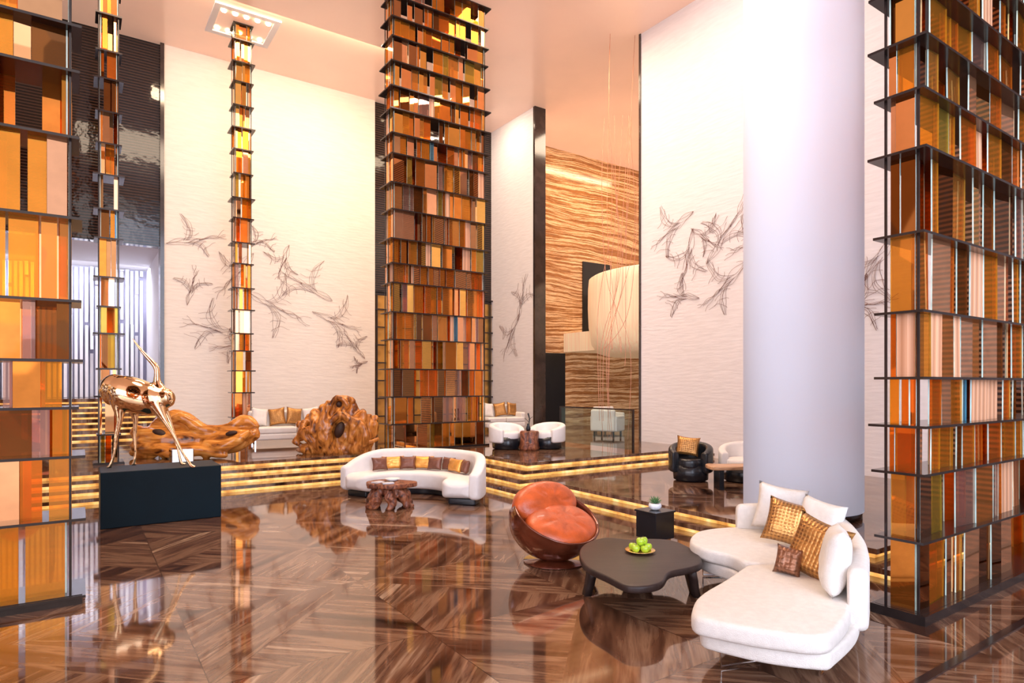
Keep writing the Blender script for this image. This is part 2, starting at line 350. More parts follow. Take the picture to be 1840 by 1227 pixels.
def pillow(name,w,h,t,mat,loc,rot,label,group=None,cat='cushion'):
    bm=bmesh.new(); n=14; G=[{},{}]
    for s in (0,1):
        for i in range(n+1):
            for j in range(n+1):
                x=-1+2*i/n; y=-1+2*j/n
                edge=(i in(0,n) or j in(0,n))
                if s==1 and edge: G[1][i,j]=G[0][i,j]; continue
                hh=((1-x**4)*(1-y**4))**.5
                px=x*(1-.10*(1-y*y))*w/2; pz=y*(1-.10*(1-x*x))*h/2
                wr=.012*noise.noise(Vector((x*2.2,y*2.2,loc[0]*3+s)))
                G[s][i,j]=bm.verts.new((px,(-1 if s==0 else 1)*(hh*t/2+(wr if not edge else 0)),pz))
        for i in range(n):
            for j in range(n):
                bm.faces.new((G[s][i,j],G[s][i+1,j],G[s][i+1,j+1],G[s][i,j+1]))
    o=finish(name,bm,mat,None,True,loc,rot); return tag(o,label,cat,group)
def remesh(o,vox,disp=0,dscale=.3,sm=3,depth=2):
    m=o.modifiers.new('r','REMESH'); m.mode='VOXEL'; m.voxel_size=vox; m.use_smooth_shade=True
    if sm: k=o.modifiers.new('s','SMOOTH'); k.iterations=sm; k.factor=.6
    if disp:
        tx=bpy.data.textures.new('clouds','CLOUDS'); tx.noise_scale=dscale; tx.noise_depth=depth
        d=o.modifiers.new('d','DISPLACE'); d.texture=tx; d.strength=disp; d.mid_level=.5; d.texture_coords='LOCAL'
# ------------------------------------------------------------------ room shell
TH=.1125
struct(box('floor',-16,24,-8,26,-.2,0,M['marble']))
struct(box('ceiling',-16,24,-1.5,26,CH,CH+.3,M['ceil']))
for i in range(1,5):
    o=.3*(i-1); bm=bmesh.new()
    regs=[(-16,24,12.54+o,26,0,1),(6.37+o,24,9.2+o,12.54+o,1,1)]
    if i<=2: regs.append((6.78+o,24,3.1+o,9.2+o,1,1))
    for (a,b,c,d,iu,iv) in regs:
        z1=TH*i; z0=TH*(i-1)
        addbox(bm,a,b,c,d,z1-.058,z1,0)
        addbox(bm,a+.05*iu,b,c+.05*iv,d,z0+.0005,z1-.058,1)
    x=finish('trim_%d'%i,bm,[M['marble'],M['riser']]); struct(x)
bm=bmesh.new()
for i in range(8):
    z0=.45+.14*i; z1=z0+.14; v=20.5+.3*i
    addbox(bm,-16,1.9,v,26,z1-.10,z1,0); addbox(bm,-16,1.9,v+.05,26,z0,z1-.10,1)
struct(finish('trim_5',bm,[M['marble'],M['riser']]))
BV=20.1
struct(box('wall_back',1.98,8.2,BV,BV+.35,.45,CH,M['wall']))
struct(box('wall_louvre',-16,1.92,BV+.1,BV+.4,5.84,CH,M['louv']))
struct(box('trim_6',1.88,1.98,BV-.05,BV+.4,.45,CH,M['darkstone']))
struct(box('wall_recess_side',1.92,2.15,BV+.4,25.2,.45,6.0,M['plain']))
struct(box('trim_7',-16,1.92,BV+.4,25.2,5.84,6.0,M['plain']))
struct(box('wall_recess_back',-16,2.1,24.9,25.2,.45,6.0,M['finback']))
bm=bmesh.new(); random.seed(3)
u=-5.0
while u<1.85:
    z=1.58
    while z<5.8:
        L=random.uniform(1.2,3.0); z2=min(z+L,5.8); d=random.choice((.10,.22,.36))
        addbox(bm,u,u+.085,24.9-d,24.9,z,z2); z=z2+random.choice((0.0,.0,.03,.12))
    u+=.14
struct(finish('trim_8',bm,M['fin']))
struct(box('wall_centre_louvre',8.2,12.9,BV+.1,BV+.4,5.0,CH,M['louv']))
struct(box('wall_centre_gold',8.2,12.9,BV+.1,BV+.4,.45,5.0,M['goldint']))
bm=bmesh.new()
for k in range(11): addbox(bm,8.25+k*.45,8.3+k*.45,BV,BV+.1,.45,5.0)
for k in range(8): addbox(bm,8.2,12.9,BV-.02,BV+.1,.9+k*.6,.94+k*.6)
struct(finish('trim_9',bm,M['bronze']))
struct(box('wall_panel',12.88,13.25,17.5,BV+.4,.45,CH,M['wallr']))
struct(box('trim_10',12.86,13.32,17.4,17.5,.45,CH,M['darkstone']))
struct(box('wall_right',12.6,12.95,5.1,12.2,.2,CH,M['wallr']))
struct(box('trim_11',12.57,13.0,12.2,12.26,.2,CH,M['darkstone']))
struct(box('wall_right_louvre',12.6,12.95,-6,5.1,.0,CH,M['louvbrown']))
struct(box('wall_onyx',13.25,22.2,BV,BV+.35,.45,CH,M['onyx']))
struct(box('wall_end',22.2,22.4,6,BV+.35,.0,CH,M['plain']))
struct(box('dark_opening_1',14.5,16.35,BV-.06,BV+.02,.45,3.25,M['black']))  # black sheet paints the darkness inside the doorway
struct(box('dark_opening_2',17.3,18.9,BV-.06,BV+.02,4.0,7.1,M['black']))  # black sheet paints the darkness of the upper opening
struct(box('trim_12',16.3,22.2,16.9,BV-.02,3.3,4.05,M['drum']))
bm=bmesh.new(); lathe(bm,[(2.9,3.05),(3.2,3.15),(3.42,3.45),(3.53,4.1),(3.56,4.8),(3.55,5.5),(3.52,5.85),(3.44,5.9)],160,None,lambda a,z:1+.0025*math.sin(80*a))
o=finish('trim_13',bm,M['drum'],None,True,(18.4,15.6,0)); struct(o)
bm=bmesh.new()
for (a,b,c,d) in ((2.8,4.4,17.1,17.25),(2.8,4.4,18.5,18.65),(2.8,2.95,17.25,18.5),(4.25,4.4,17.25,18.5)):
    addbox(bm,a,b,c,d,CH-.04,CH)
struct(finish('trim_14',bm,M['plain']))
def downlight(u,v,z=CH-.01):
    bm=bmesh.new(); lathe(bm,[(.05,-.03),(.06,-.03),(.065,0),(.03,0)],16)
    o=finish('recessed_downlight',bm,M['lamp'],None,True,(u,v,z)); tag(o,'small round glowing recessed ceiling downlight','ceiling light','recessed downlights')
for k in range(5):
    downlight(3.05+.27*k,17.4); downlight(3.05+.27*k,18.35)
for (a,b) in ((8.1,18.8),(9.1,18.8),(10.1,18.8),(11.1,18.8)): downlight(a,b)
bm=bmesh.new(); addbox(bm,4.3,14,1.93,1.99,.0,.012); struct(finish('trim_15',bm,M['darkstone']))
col=thing('column','tall smooth round pale blue-white plaster column','column',W(4.01,8.77,.225))
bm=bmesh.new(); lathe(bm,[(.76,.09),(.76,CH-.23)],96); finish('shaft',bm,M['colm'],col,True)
bm=bmesh.new(); lathe(bm,[(.74,0),(.74,.09)],96); o=finish('base_ring',bm,M['bronze'],col,True); o['label']='dark bronze base ring'
# ------------------------------------------------------------------ towers
def tower(u0,u1,v0,v1,zs,label,seed,pw=(.09,.30),over=.07,zb=0,st=.024,pl=.045,PWt=PW,nar=.35,back=.45):
    rnd=random.Random(seed); cu,cv=(u0+u1)/2,(v0+v1)/2
    t=thing('glass_screen_tower',label,'room divider',(cu,cv,zb),0,'amber glass screen towers')
    mats=PAN+[M['edge']]; EI=len(PAN); cand=[]
    for z in zs:
        bm=bmesh.new(); o=over+rnd.uniform(-.02,.04)
        addbox(bm,u0-o-cu,u1+o-cu,v0-o-cv,v1+o-cv,z-zb,z-zb+st)
        finish('shelf',bm,M['bronze'],t)
    for a,b in zip(zs,zs[1:]):
        z0=a-zb+st; z1=b-zb
        for row in range(2):
            base=v0+.02 if row==0 else v1-.04
            x=u0+rnd.uniform(.0,.05)
            while x<u1-.05:
                w=min(rnd.uniform(*pw)*(.5 if rnd.random()<nar else 1),u1-x)
                yy=base+rnd.uniform(-.02,.05)*(1 if row==0 else -1)
                k=rnd.choices(range(len(PAN)),PWt)[0]
                if k==12: w=min(w,.10)
                if rnd.random()<(.90 if row==0 else back):
                    cand.append((x-cu,x+w-cu,yy-cv,yy+.012-cv,z0,z1,k,row,w*rnd.uniform(-.09,.09),(z1-z0)*rnd.uniform(-.008,.008)))
                x+=w+rnd.choice((0.004,.004,.02,.05))
        for (xe,sg) in ((u0,1),(u1,-1)):
            y=v0+.04
            while y<v1-.06:
                w=min(rnd.uniform(.1,.2),v1-.04-y); xx=xe+sg*rnd.uniform(.0,.04)
                cand.append((min(xx,xx+.012*sg)-cu,max(xx,xx+.012*sg)-cu,y-cv,y+w-cv,z0,z1,rnd.choices(range(len(PAN)),PWt)[0],0.5,0,0)); y+=w+.01
    cand.sort(key=lambda c:(c[7]>0.6,-(c[1]-c[0])*(c[5]-c[4]) if c[7]==0 else 0))
    for c in cand[:100]:
        bm=bmesh.new(); addbox(bm,*c[:6],mi=0,me_=1,sh=c[8],shz=c[9]); finish('glass_panel',bm,[PAN[c[6]],M['edge']],t)
    rest=cand[100:]
    if rest:
        bm=bmesh.new()
        for c in rest: addbox(bm,*c[:6],mi=c[6],me_=EI,sh=c[8],shz=c[9])
        o=finish('glass_panels',bm,mats,t); o['kind']='stuff'
    bm=bmesh.new()
    for (a,b) in ((u0,v0),(u1-.02,v0),(u0,v1-.02),(u1-.02,v1-.02)): addbox(bm,a-cu,a-cu+.018,b-cv,b-cv+.018,0,zs[-1]-zb)
    finish('corner_frame',bm,M['bronze'],t)
    bm=bmesh.new(); addbox(bm,u0-.08-cu,u1+.08-cu,v0-.08-cv,v1+.08-cv,-.0,pl); finish('plinth',bm,M['bronze'],t)
    return t
def levels(zb,top,lo,hi,seed):
    r=random.Random(seed); z=zb; out=[z]
    while z<top-hi: z+=r.uniform(lo,hi); out.append(z)
    out.append(top-.04); return out
zr=[0.06,.66,1.23,1.63,2.04,2.6,3.26,3.95,4.46,4.88,5.35,5.9,6.6,7.3,8.1,8.9,9.9,10.8,CH-.05]
tower(5.83,9.7,2.46,2.74,zr,'tall amber and peach glass panel screen on the marble floor',31,(.16,.40),.07,0,.022,.08,[24,12,12,3,10,10,9,6,3,4,8,10,.6],.3,.35)
zl=[0.06,.76,1.33,1.77,2.2,2.74,3.49,4.23,4.83,5.24,5.9,6.6,7.4,8.2,9.1,10,10.8,CH-.05]
tower(-3.3,-.05,7.05,7.45,zl,'tall orange and honey glass panel screen beside the gilded sculpture',23,(.12,.36),.07,0,.024,.09,[22,18,14,2,5,7,2,8,2,7,10,12,1.0],.4)
tower(6.0,8.5,13.62,14.12,levels(.45,CH,.44,.70,5),'tall amber glass screen tower behind the curved sofa',13,(.09,.30),.08,.45,.028)
tower(3.38,3.80,17.8,18.25,levels(.45,CH,.46,.7,6),'slender amber glass tower rising to a lit ceiling recess',14,(.07,.18),.05,.45,.03)
u,v,_=W(-7.9,12.4)
tower(u-.17,u+.17,v-.2,v+.2,levels(.45,CH,.5,.75,8),'slender dark amber glass tower behind the gilded animal sculpture',15,(.07,.16),.05,.45,.03,.045,[6,12,20,8,2,3,1,6,2,2,8,22,2])
# ------------------------------------------------------------------ wire birds
def bird(name,c,ax,nrm,s,rot,flip,seed,mat=None,label='bundled fine bronze wire bird in flight on the cream wall'):
    r=random.Random(seed); ax=Vector(ax); nr=Vector(nrm); up=Vector((0,0,1)); ca,sa=math.cos(rot),math.sin(rot)
    bm=bmesh.new(); j=lambda a:r.uniform(-a,a)
    def add(P,d=.02):
        C=[]
        for (px,py) in P:
            x=px*flip; y=py; X=(x*ca-y*sa)*s; Y=(x*sa+y*ca)*s
            C.append(ax*X+up*Y+nr*(.008+d))
        strand(bm,C,.0036)
    def arcs(root,tip,bulge,wob,d=.01,n=18,f=7):
        a=Vector(root); b=Vector(tip); v=b-a; nn=Vector((-v.y,v.x)); ph=r.uniform(0,6.28)
        add([tuple(a+v*t+nn*(bulge*math.sin(math.pi*t**.8)+wob*math.sin(f*t+ph)*min(1,2*t)*min(1,3*(1-t)))) for t in [k/n for k in range(n+1)]],d)
    for (tx,ty,b0) in ((-.10+j(.25),1.15+j(.15),.16),(-.55+j(.2),-.95+j(.15),-.16)):
        sg=1 if ty>0 else -1
        ph0=j(1)
        for k in range(4):   # leading-edge bundle, nearly parallel
            arcs((.32-.07*k+j(.02),.05*sg),(tx-.02*k+j(.02),ty-.02*k*sg),b0+.03*k*sg+j(.015),.035,.008*k)
        for k in range(3):   # swooping trailing strokes
            t=.30+.25*k; px_,py_=.25+(tx-.25)*t,ty*t
            arcs((px_,py_),(px_-.55-.15*j(1),py_*.55+j(.12)),.18*sg,.05,.01)
    for k in range(4): arcs((1.0+j(.015),.06+j(.015)),(-.35+j(.05),j(.05)),.06*(k-1.5),.05)
    for k in range(4): arcs((-.3,j(.03)),(-1.25+j(.2),(k-1.5)*.14+j(.06)),.06*(k-1.5),.07)
    o=finish(name,bm,mat or M['wire'],None,True,c); tag(o,label,'wall art','wire birds'); return o
K=1.1875
for i,(u,z,s,r,f) in enumerate([(2.25,5.45,.55,.3,-1),(2.75,3.35,.62,-.2,1),(3.30,4.8,.62,.9,1),(4.15,4.0,.72,-.4,-1),(5.05,4.55,.70,-.5,1),(5.75,3.7,.65,-.3,-1),(6.3,3.05,.45,-.9,1),(4.4,5.2,.45,1.2,1),(2.25,4.3,.42,1.4,-1),(3.2,2.95,.42,.1,1),(3.75,5.6,.40,.4,-1),(6.45,2.55,.25,.3,1)]):
    bird('wire_bird',(u*K,BV,2+(z-2)*K),(1,0,0),(0,-1,0),s*K,r,f,20+i)
for i,(v,z,s,r,f) in enumerate([(9.3,5.35,.58,.4,1),(8.9,4.7,.56,1.3,1),(8.0,4.95,.66,.9,-1),(9.1,3.85,.48,-.2,1),(7.95,4.0,.62,.6,1),(5.15,3.9,.58,.9,1),(5.4,3.3,.45,0,-1),(7.3,4.7,.52,.2,1),(8.5,5.0,.42,-.6,-1)]):
    bird('wire_bird',(12.6,v*K,2+(z-2)*K),(0,-1,0),(-1,0,0),s*K,r,f,60+i)
bird('wire_bird',(12.88,18.8,3.8),(0,-1,0),(-1,0,0),.85,.9,1,90); bird('wire_bird',(12.88,18.2,4.9),(0,-1,0),(-1,0,0),.7,1.3,-1,91)
bm=bmesh.new(); r=random.Random(4)
for k in range(11):
    tx,ty=r.uniform(-.4,.9),r.uniform(-.3,.3); bx,by=r.uniform(-.55,.45),r.uniform(-.3,.3); zb=r.choice((.5,.5,1.0,2.5,3.3))
    tp=r.choice((CH-.01,CH-.01,9.3,8.2,7.5))
    strand(bm,spline([(tx,ty,tp),(tx*.9+r.uniform(-.1,.1),ty,tp*.78),((tx+bx)/2+r.uniform(-.35,.35),0,tp*.52),(bx+r.uniform(-.1,.1),by,3),(bx,by,zb)],8),.0065)
o=finish('hanging_wire_sculpture',bm,M['copper'],None,True,(*W(2.75,17.4)[:2],0),(0,0,R0))
tag(o,'fine copper wires hanging from the ceiling near the onyx wall','hanging art')
# ------------------------------------------------------------------ glass railings
def railing(p0,p1,zb,h,name='glass_railing'):
    a=Vector((*p0,0)); b=Vector((*p1,0)); L=(b-a).length; ang=math.atan2((b-a).y,(b-a).x)
    t=thing(name,'frameless clear glass railing panel with dark steel posts','railing',(p0[0],p0[1],zb),ang,'glass railings')
    box('glass_pane',.02,L-.02,-.008,.008,.06,h,M['glass'],t)
    box('handrail',0,L,-.02,.02,h,h+.03,M['bronze'],t)
    for x in (0,L-.04): box('post',x,x+.04,-.02,.02,0,h,M['bronze'],t)
railing((10.35,10.25),(10.35,12.9),.45,.95)
railing((-.4,13.6),(-.4,15.6),.45,1.1)
# ------------------------------------------------------------------ sculpture on pedestal
o=box('pedestal',-.765,.765,-.4,.4,0,.78,M['pedestal'],None,.012,None,(1.015,10.76,0)); tag(o,'blue-black lacquered rectangular pedestal under the gilded animal','pedestal')
sc=thing('animal_sculpture','polished gold long-legged animal sculpture with slender raised neck','sculpture',(.95,10.76,.78),R0+.05)
bm=bmesh.new()
tube(bm,[(-.60,0,1.08),(-.50,0,1.10),(-.34,0,1.06),(-.16,0,1.01),(0,0,.99),(.13,0,1.01)],[.19,.25,.265,.25,.235,.16],24,5)
ellip(bm,(-.59,0,1.15),(.20,.21,.22))
tube(bm,[(.06,0,1.12),(.02,0,1.26),(.02,0,1.38),(.0,0,1.48),(-.12,0,1.62),(-.24,0,1.76),(-.35,0,1.92)],[.10,.055,.042,.042,.032,.022,.009],14,5)
tube(bm,[(-.48,-.10,.98),(-.45,-.13,.70),(-.49,-.15,.44),(-.51,-.16,.20),(-.56,-.17,.03)],[.12,.048,.031,.022,.028],12,6)
tube(bm,[(-.42,.10,.96),(-.36,.12,.70),(-.37,.13,.44),(-.36,.13,.20),(-.38,.13,.03)],[.11,.045,.030,.022,.026],12,6)
tube(bm,[(.04,-.10,.93),(.18,-.12,.70),(.32,-.13,.48),(.44,-.14,.24),(.58,-.16,.03)],[.12,.048,.031,.022,.028],12,6)
tube(bm,[(.0,.10,.92),(.12,.12,.70),(.20,.13,.46),(.26,.13,.24),(.30,.14,.03)],[.11,.045,.030,.022,.026],12,6)
for x,y in ((-.59,-.17),(-.40,.13),(.60,-.16),(.32,.14)): tube(bm,[(x,y,.012),(x+.04,y,.012)],[.028,.020],8,2)
o=finish('body',bm,M['gold'],sc,True); remesh(o,.012,0,sm=12)
# ------------------------------------------------------------------ driftwood
def drift_finish(bm,t,mat,vox=.024,d1=.05,s1=.22,d2=.010):
    o=finish('root_mass',bm,mat,t,True); remesh(o,vox,d1,s1,5,2)
    tx=bpy.data.textures.new('ridge','CLOUDS'); tx.noise_scale=.08; tx.noise_depth=1
    d=o.modifiers.new('d2','DISPLACE'); d.texture=tx; d.strength=d2; d.mid_level=.5; d.texture_coords='LOCAL'
def hollow_shade(t,c,rr,rot=0):
    bh=bmesh.new(); ellip(bh,c,rr,Matrix.Rotation(rot,3,'Y')); finish('painted_hollow',bh,M['hollow_shade'],t,True)  # solid dark ellipsoids paint the shade inside hollows of the wood
def cl(x,a,b): return max(a,min(b,x))
t=thing('driftwood_sculpture','large gnarled teak root sculpture with swirling burls','wood sculpture',W(-3.92,14.25,.45),R0); t.scale=(1.14,1,1.08)
r=random.Random(3); bm=bmesh.new()
outl=lambda x: 1.34-abs(x-.10)*.95 if x>-.35 else .90-abs(x+.45)*.6
for k in range(26):
    x0=r.uniform(-.45,.45); x1=cl(x0*1.8+r.uniform(-.15,.15),-.82,.80); top=cl(outl(x1)*r.uniform(.78,.98),.2,1.32)
    y=r.uniform(-.2,.2)
    tube(bm,[(x0*1.4,y,.08),((x0*.7+x1*.3)+r.uniform(-.12,.12),y+r.uniform(-.14,.12),top*.35),((x0*.3+x1*.7)+r.uniform(-.1,.1),y+r.uniform(-.16,.1),top*.7),(x1,y,top)],[r.uniform(.13,.18),r.uniform(.11,.16),r.uniform(.09,.14),r.uniform(.05,.09)],12,5)
for k in range(5):
    sd=r.choice((-1,1)); z=r.uniform(.08,.6); x=sd*r.uniform(.4,.6)
    tube(bm,[(x*.6,r.uniform(-.2,.1),z),(x,r.uniform(-.3,.1),z+r.uniform(-.12,.12)),(sd*r.uniform(.72,.86),r.uniform(-.3,.1),cl(z+r.uniform(-.25,.15),.06,.8))],[.10,.08,.04],10,5)
for (pp,rr_) in (([(-.15,-.25,.1),(-.12,-.33,.5),(.10,-.31,.82),(.36,-.28,.62),(.32,-.30,.25)],[.10,.085,.075,.08,.06]),
                 ([(-.8,-.2,.25),(-.5,-.32,.50),(-.22,-.30,.36),(-.40,-.32,.15)],[.06,.08,.08,.06]),
                 ([(.45,-.2,.1),(.62,-.3,.35),(.50,-.3,.62),(.25,-.28,.75)],[.09,.08,.07,.06]),
                 ([(-.1,-.2,.95),(.05,-.26,1.16),(.22,-.24,1.02),(.12,-.24,.86)],[.06,.06,.06,.05])): tube(bm,pp,rr_,12,6)
drift_finish(bm,t,M['teak'],.023,.05,.2,.012)
hollow_shade(t,(.10,-.27,.50),(.09,.10,.17),.3); hollow_shade(t,(.08,-.20,1.02),(.06,.09,.07)); hollow_shade(t,(-.42,-.31,.31),(.08,.06,.05))
t=thing('driftwood_sculpture','long low polished teak driftwood log with curling ends','wood sculpture',W(-6.70,13.5,.45),R0); t.scale=(1.05,1,1.05)
bm=bmesh.new()
tube(bm,[(-1.22,0,.50),(-1.0,-.05,.38),(-.6,-.08,.32),(-.1,0,.32),(.4,0,.30),(.8,-.05,.35),(1.15,0,.46)],[.15,.24,.29,.28,.26,.25,.13],16,6)
tube(bm,[(-1.1,.1,.25),(-.8,.1,.62),(-.45,.05,.80),(-.15,.05,.66),(.1,.05,.48)],[.15,.18,.17,.16,.13],14,6)
tube(bm,[(-.55,-.1,.72),(-.25,-.15,.80),(.0,-.12,.66),(.25,-.1,.54),(.6,.0,.56),(.95,.05,.74),(1.2,.0,.62)],[.07,.10,.12,.12,.13,.13,.06],12,6)
tube(bm,[(.3,-.2,.3),(.6,-.32,.22),(.9,-.3,.36),(1.1,-.2,.52)],[.12,.12,.11,.06],12,6)
tube(bm,[(-1.2,-.2,.10),(-.8,-.32,.2),(-.3,-.36,.12),(.2,-.3,.16),(.7,-.36,.08)],[.08,.12,.13,.12,.08],12,6)
r=random.Random(8)
for k in range(8):
    x=r.uniform(-1.1,1.1); tube(bm,[(x,-.1,.3),(x+r.uniform(-.15,.15),-.25,r.uniform(.2,.35)),(x+r.uniform(-.2,.2),-.3,.04)],[.13,.10,.08],10,4)
drift_finish(bm,t,M['teakh'],.026,.04,.30,.004)
hollow_shade(t,(-.62,-.24,.50),(.17,.10,.07),.3); hollow_shade(t,(.80,-.27,.50),(.12,.06,.05),-.2)
o=box('metal_cube_stool',-.20,.20,-.20,.20,0,.28,M['chrome'],None,.02,(0,0,0),W(-6.55,12.55,.45)); tag(o,'small polished silver metal cube stool','stool')
# ------------------------------------------------------------------ far curved sofa
def arc(cx,cy,R,a0,a1,n=40): return [(cx+R*math.cos(math.radians(a0+(a1-a0)*k/n)),cy+R*math.sin(math.radians(a0+(a1-a0)*k/n))) for k in range(n+1)]
SX=1.09
sf=thing('curved_sofa','long white crescent sofa with dark plinth before the lit steps','sofa',W(-1.85,10.8),R0); sf.scale=(SX,1,1)
bm=bmesh.new(); band(bm,arc(0,0,.95,-14,146),rrect(-.26,.30,.10,.41,.07),.20); finish('seat',bm,M['fab2'],sf,True)
bm=bmesh.new(); band(bm,arc(0,0,1.20,-18,148,48),rrect(-.09,.08,.09,.79,.075),.11,lambda s:1-.34*max(0,(abs(s-.5)-.28)/.22)**2); finish('backrest',bm,M['fab2'],sf,True)
bm=bmesh.new(); band(bm,arc(0,0,.98,-17,148),rrect(-.22,.22,0,.10,.02),.03); finish('plinth',bm,M['black'],sf,True)
for k in range(8):
    a=math.radians(22+ k*14.5); R=.95+ (0 if k%2 else .06)
    g=k in (1,4,6); m=(M['goldsilk'] if g else M['brownsilk'])
    x,y=-1.85+R*math.cos(a)*SX,10.8+R*math.sin(a)
    pillow('cushion',.42 if g else .30,.24,.12,m,W(x,y,.545),(-.25,0,R0+a-math.pi/2),'small rectangular '+('gold silk' if g else 'brown silk')+' cushion on the white crescent sofa','crescent sofa cushions')
rt=thing('root_coffee_table','low coffee table made from dark polished tree roots','table',W(-2.0,10.3),R0)
bm=bmesh.new(); r=random.Random(5)
out=[(.40*math.cos(a)*(1+.12*math.sin(3*a+1)+.06*math.sin(7*a)),.30*math.sin(a)*(1+.10*math.sin(4*a))) for a in [2*math.pi*k/28 for k in range(28)]]
slab(bm,out,.33,.41,.02,2); finish('top',bm,M['root'],rt,True)
bm=bmesh.new()
for k in range(9):
    a=2*math.pi*k/9+r.uniform(-.2,.2); R=.26
    tube(bm,[(R*.5*math.cos(a),.2*.6*math.sin(a),.33),(R*math.cos(a),.22*math.sin(a),.22),(R*1.1*math.cos(a+.2),.24*math.sin(a+.2),.12),(R*1.4*math.cos(a),.28*math.sin(a),.03)],[.11,.08,.08,.045],10,4)
o=finish('root_base',bm,M['root'],rt,True); remesh(o,.02,.05,.08,1)
bm=bmesh.new(); lathe(bm,[(.03,0),(.06,.01),(.13,.05),(.12,.05),(.05,.02),(.01,.02)],24); tag(finish('bowl',bm,M['ceramic'],None,True,W(-1.95,10.33,.415)),'shallow white ceramic bowl on the root table','bowl')
for k,(x,y,a) in enumerate(((-2.16,10.2,.4),(-1.98,10.10,-.2))):
    b=box('book',-.09,.09,-.06,.06,0,.02,M['paper'],None,.002,(0,0,a),W(x,y,.413)); tag(b,'closed thin grey book lying on the root table','book','books on the root table')
# ------------------------------------------------------------------ front sofa
cx,cy=2.2,5.3
fs=thing('sectional_sofa','ivory boucle curved sectional sofa with two chaise wings','sofa',W(cx,cy),R0)
L=lambda pts:[(x-cx,y-cy) for x,y in pts]
base=[(1.86,6.45),(2.05,6.82),(2.45,7.0),(2.85,6.98),(3.10,6.65),(3.13,6.1),(2.94,5.45),(2.66,4.85),(2.42,4.45),(2.06,4.07),(1.98,4.03),(1.66,4.13),(1.36,4.34),(1.32,4.44),(1.44,4.75),(1.75,5.15),(2.02,5.55),(2.02,5.85),(1.88,6.15)]
bm=bmesh.new(); slab(bm,L(base),.17,.285,.025,4,sm=1); finish('base',bm,M['fab'],fs,True)
far=[(1.80,6.42),(2.02,6.84),(2.42,7.02),(2.8,6.95),(3.0,6.6),(3.02,6.1),(2.92,5.70),(2.80,5.60),(2.5,5.60),(2.17,5.59),(2.07,5.67),(2.02,5.88),(1.84,6.1)]
near=[(2.0,5.48),(2.12,5.57),(2.5,5.58),(2.76,5.57),(2.83,5.47),(2.72,5.12),(2.52,4.72),(2.32,4.36),(2.03,4.02),(1.94,3.98),(1.85,3.98),(1.55,4.10),(1.28,4.27),(1.24,4.32),(1.25,4.42),(1.40,4.75),(1.72,5.13)]
bm=bmesh.new(); slab(bm,L(far),.29,.42,.035,4,sm=1); finish('seat_cushion',bm,M['fab'],fs,True)
bm=bmesh.new(); slab(bm,L(near),.29,.42,.035,4,sm=1); finish('seat_cushion',bm,M['fab'],fs,True)
bp=[tuple(p)[:2] for p in spline([(p[0],p[1],0) for p in L([(2.55,7.0),(2.92,6.9),(3.12,6.5),(3.10,6.0),(2.94,5.45),(2.74,5.0),(2.50,4.58)])],6)]
bm=bmesh.new(); band(bm,bp,rrect(-.07,.07,.22,.74,.06),.07,lambda s:1-.12*abs(s-.5)*2); finish('backrest',bm,M['fab'],fs,True)
for (x,y,a) in ((1.62,4.5,.3),(2.2,4.45,.9),(2.15,6.6,0),(2.85,5.6,1.2)):
    bm=bmesh.new(); c,s=math.cos(a),math.sin(a); q=[(-.16,0,.18),(-.16,0,.015),(.16,0,.015),(.16,0,.18)]
    tube(bm,[(x-cx+p[0]*c,y-cy+p[0]*s,p[2]) for p in q],[.011]*4,8,1); finish('leg',bm,M['chrome'],fs,True)
def pil(name,w,h,t,mat,r_,d_,z_,tilt,yaw,roll,label): return pillow(name,w,h,t,mat,W(r_,d_,z_),(tilt,roll,R0+yaw),label,'sectional sofa cushions')
pil('cushion',.50,.50,.18,M['fab'],2.84,6.72,.68,-.25,-.5,.15,'large square ivory cushion leaning on the sectional sofa back')
pil('cushion',.50,.46,.18,M['fab'],2.94,6.05,.67,-.25,-1.2,.1,'large square ivory cushion leaning on the sectional sofa back')
pil('cushion',.54,.50,.20,M['fab'],2.48,4.86,.66,-.15,-1.98,-.05,'large square ivory cushion at the chaise end')
pil('cushion',.46,.44,.16,M['goldpil'],2.72,6.2,.64,-.35,-.5,.2,'square gold cushion with woven scale pattern')
pil('cushion',.46,.50,.16,M['goldpil'],2.51,5.22,.64,-.3,-.95,.25,'square gold-bronze cushion with woven scale pattern')
pil('cushion',.22,.24,.10,M['brownpil'],2.30,5.27,.53,-.3,-.7,.1,'small dark bronze patterned cushion')
# ------------------------------------------------------------------ coffee table
ct=thing('coffee_table','low dark espresso wood coffee table with lobed top','table',W(1.24,6.1),R0)
o_=[(.66,6.22),(.76,6.62),(1.02,6.90),(1.26,6.80),(1.46,6.84),(1.72,6.76),(1.83,6.34),(1.78,5.92),(1.60,5.74),(1.40,5.62),(1.24,5.30),(.97,5.22),(.82,5.50),(.68,5.80)]
bm=bmesh.new(); slab(bm,[(x-1.24,y-6.1) for x,y in o_],.27,.335,.02,5); finish('top',bm,M['espresso'],ct,True)
for (x,y,a) in ((-.50,-.05,math.pi),(.47,-.10,0),(.10,.68,1.57)):
    bm=bmesh.new(); Mr=Matrix.Rotation(a,3,'Z'); rings=[]
    for z,wd,off in ((0,.09,.03),(.08,.10,.01),(.18,.13,-.01),(.275,.18,-.04)):
        rings.append([bm.verts.new(Mr@Vector((off+px,py,z))+Vector((x,y,0))) for px,py in ((.025,-wd),(.04,0),(.025,wd),(-.04,wd*.85),(-.04,-wd*.85))])
    for p,q in zip(rings,rings[1:]):
        for k in range(5): bm.faces.new((p[k],p[(k+1)%5],q[(k+1)%5],q[k]))
    bm.faces.new(rings[0][::-1]); bm.faces.new(rings[-1]); finish('leg',bm,M['espresso'],ct,True)
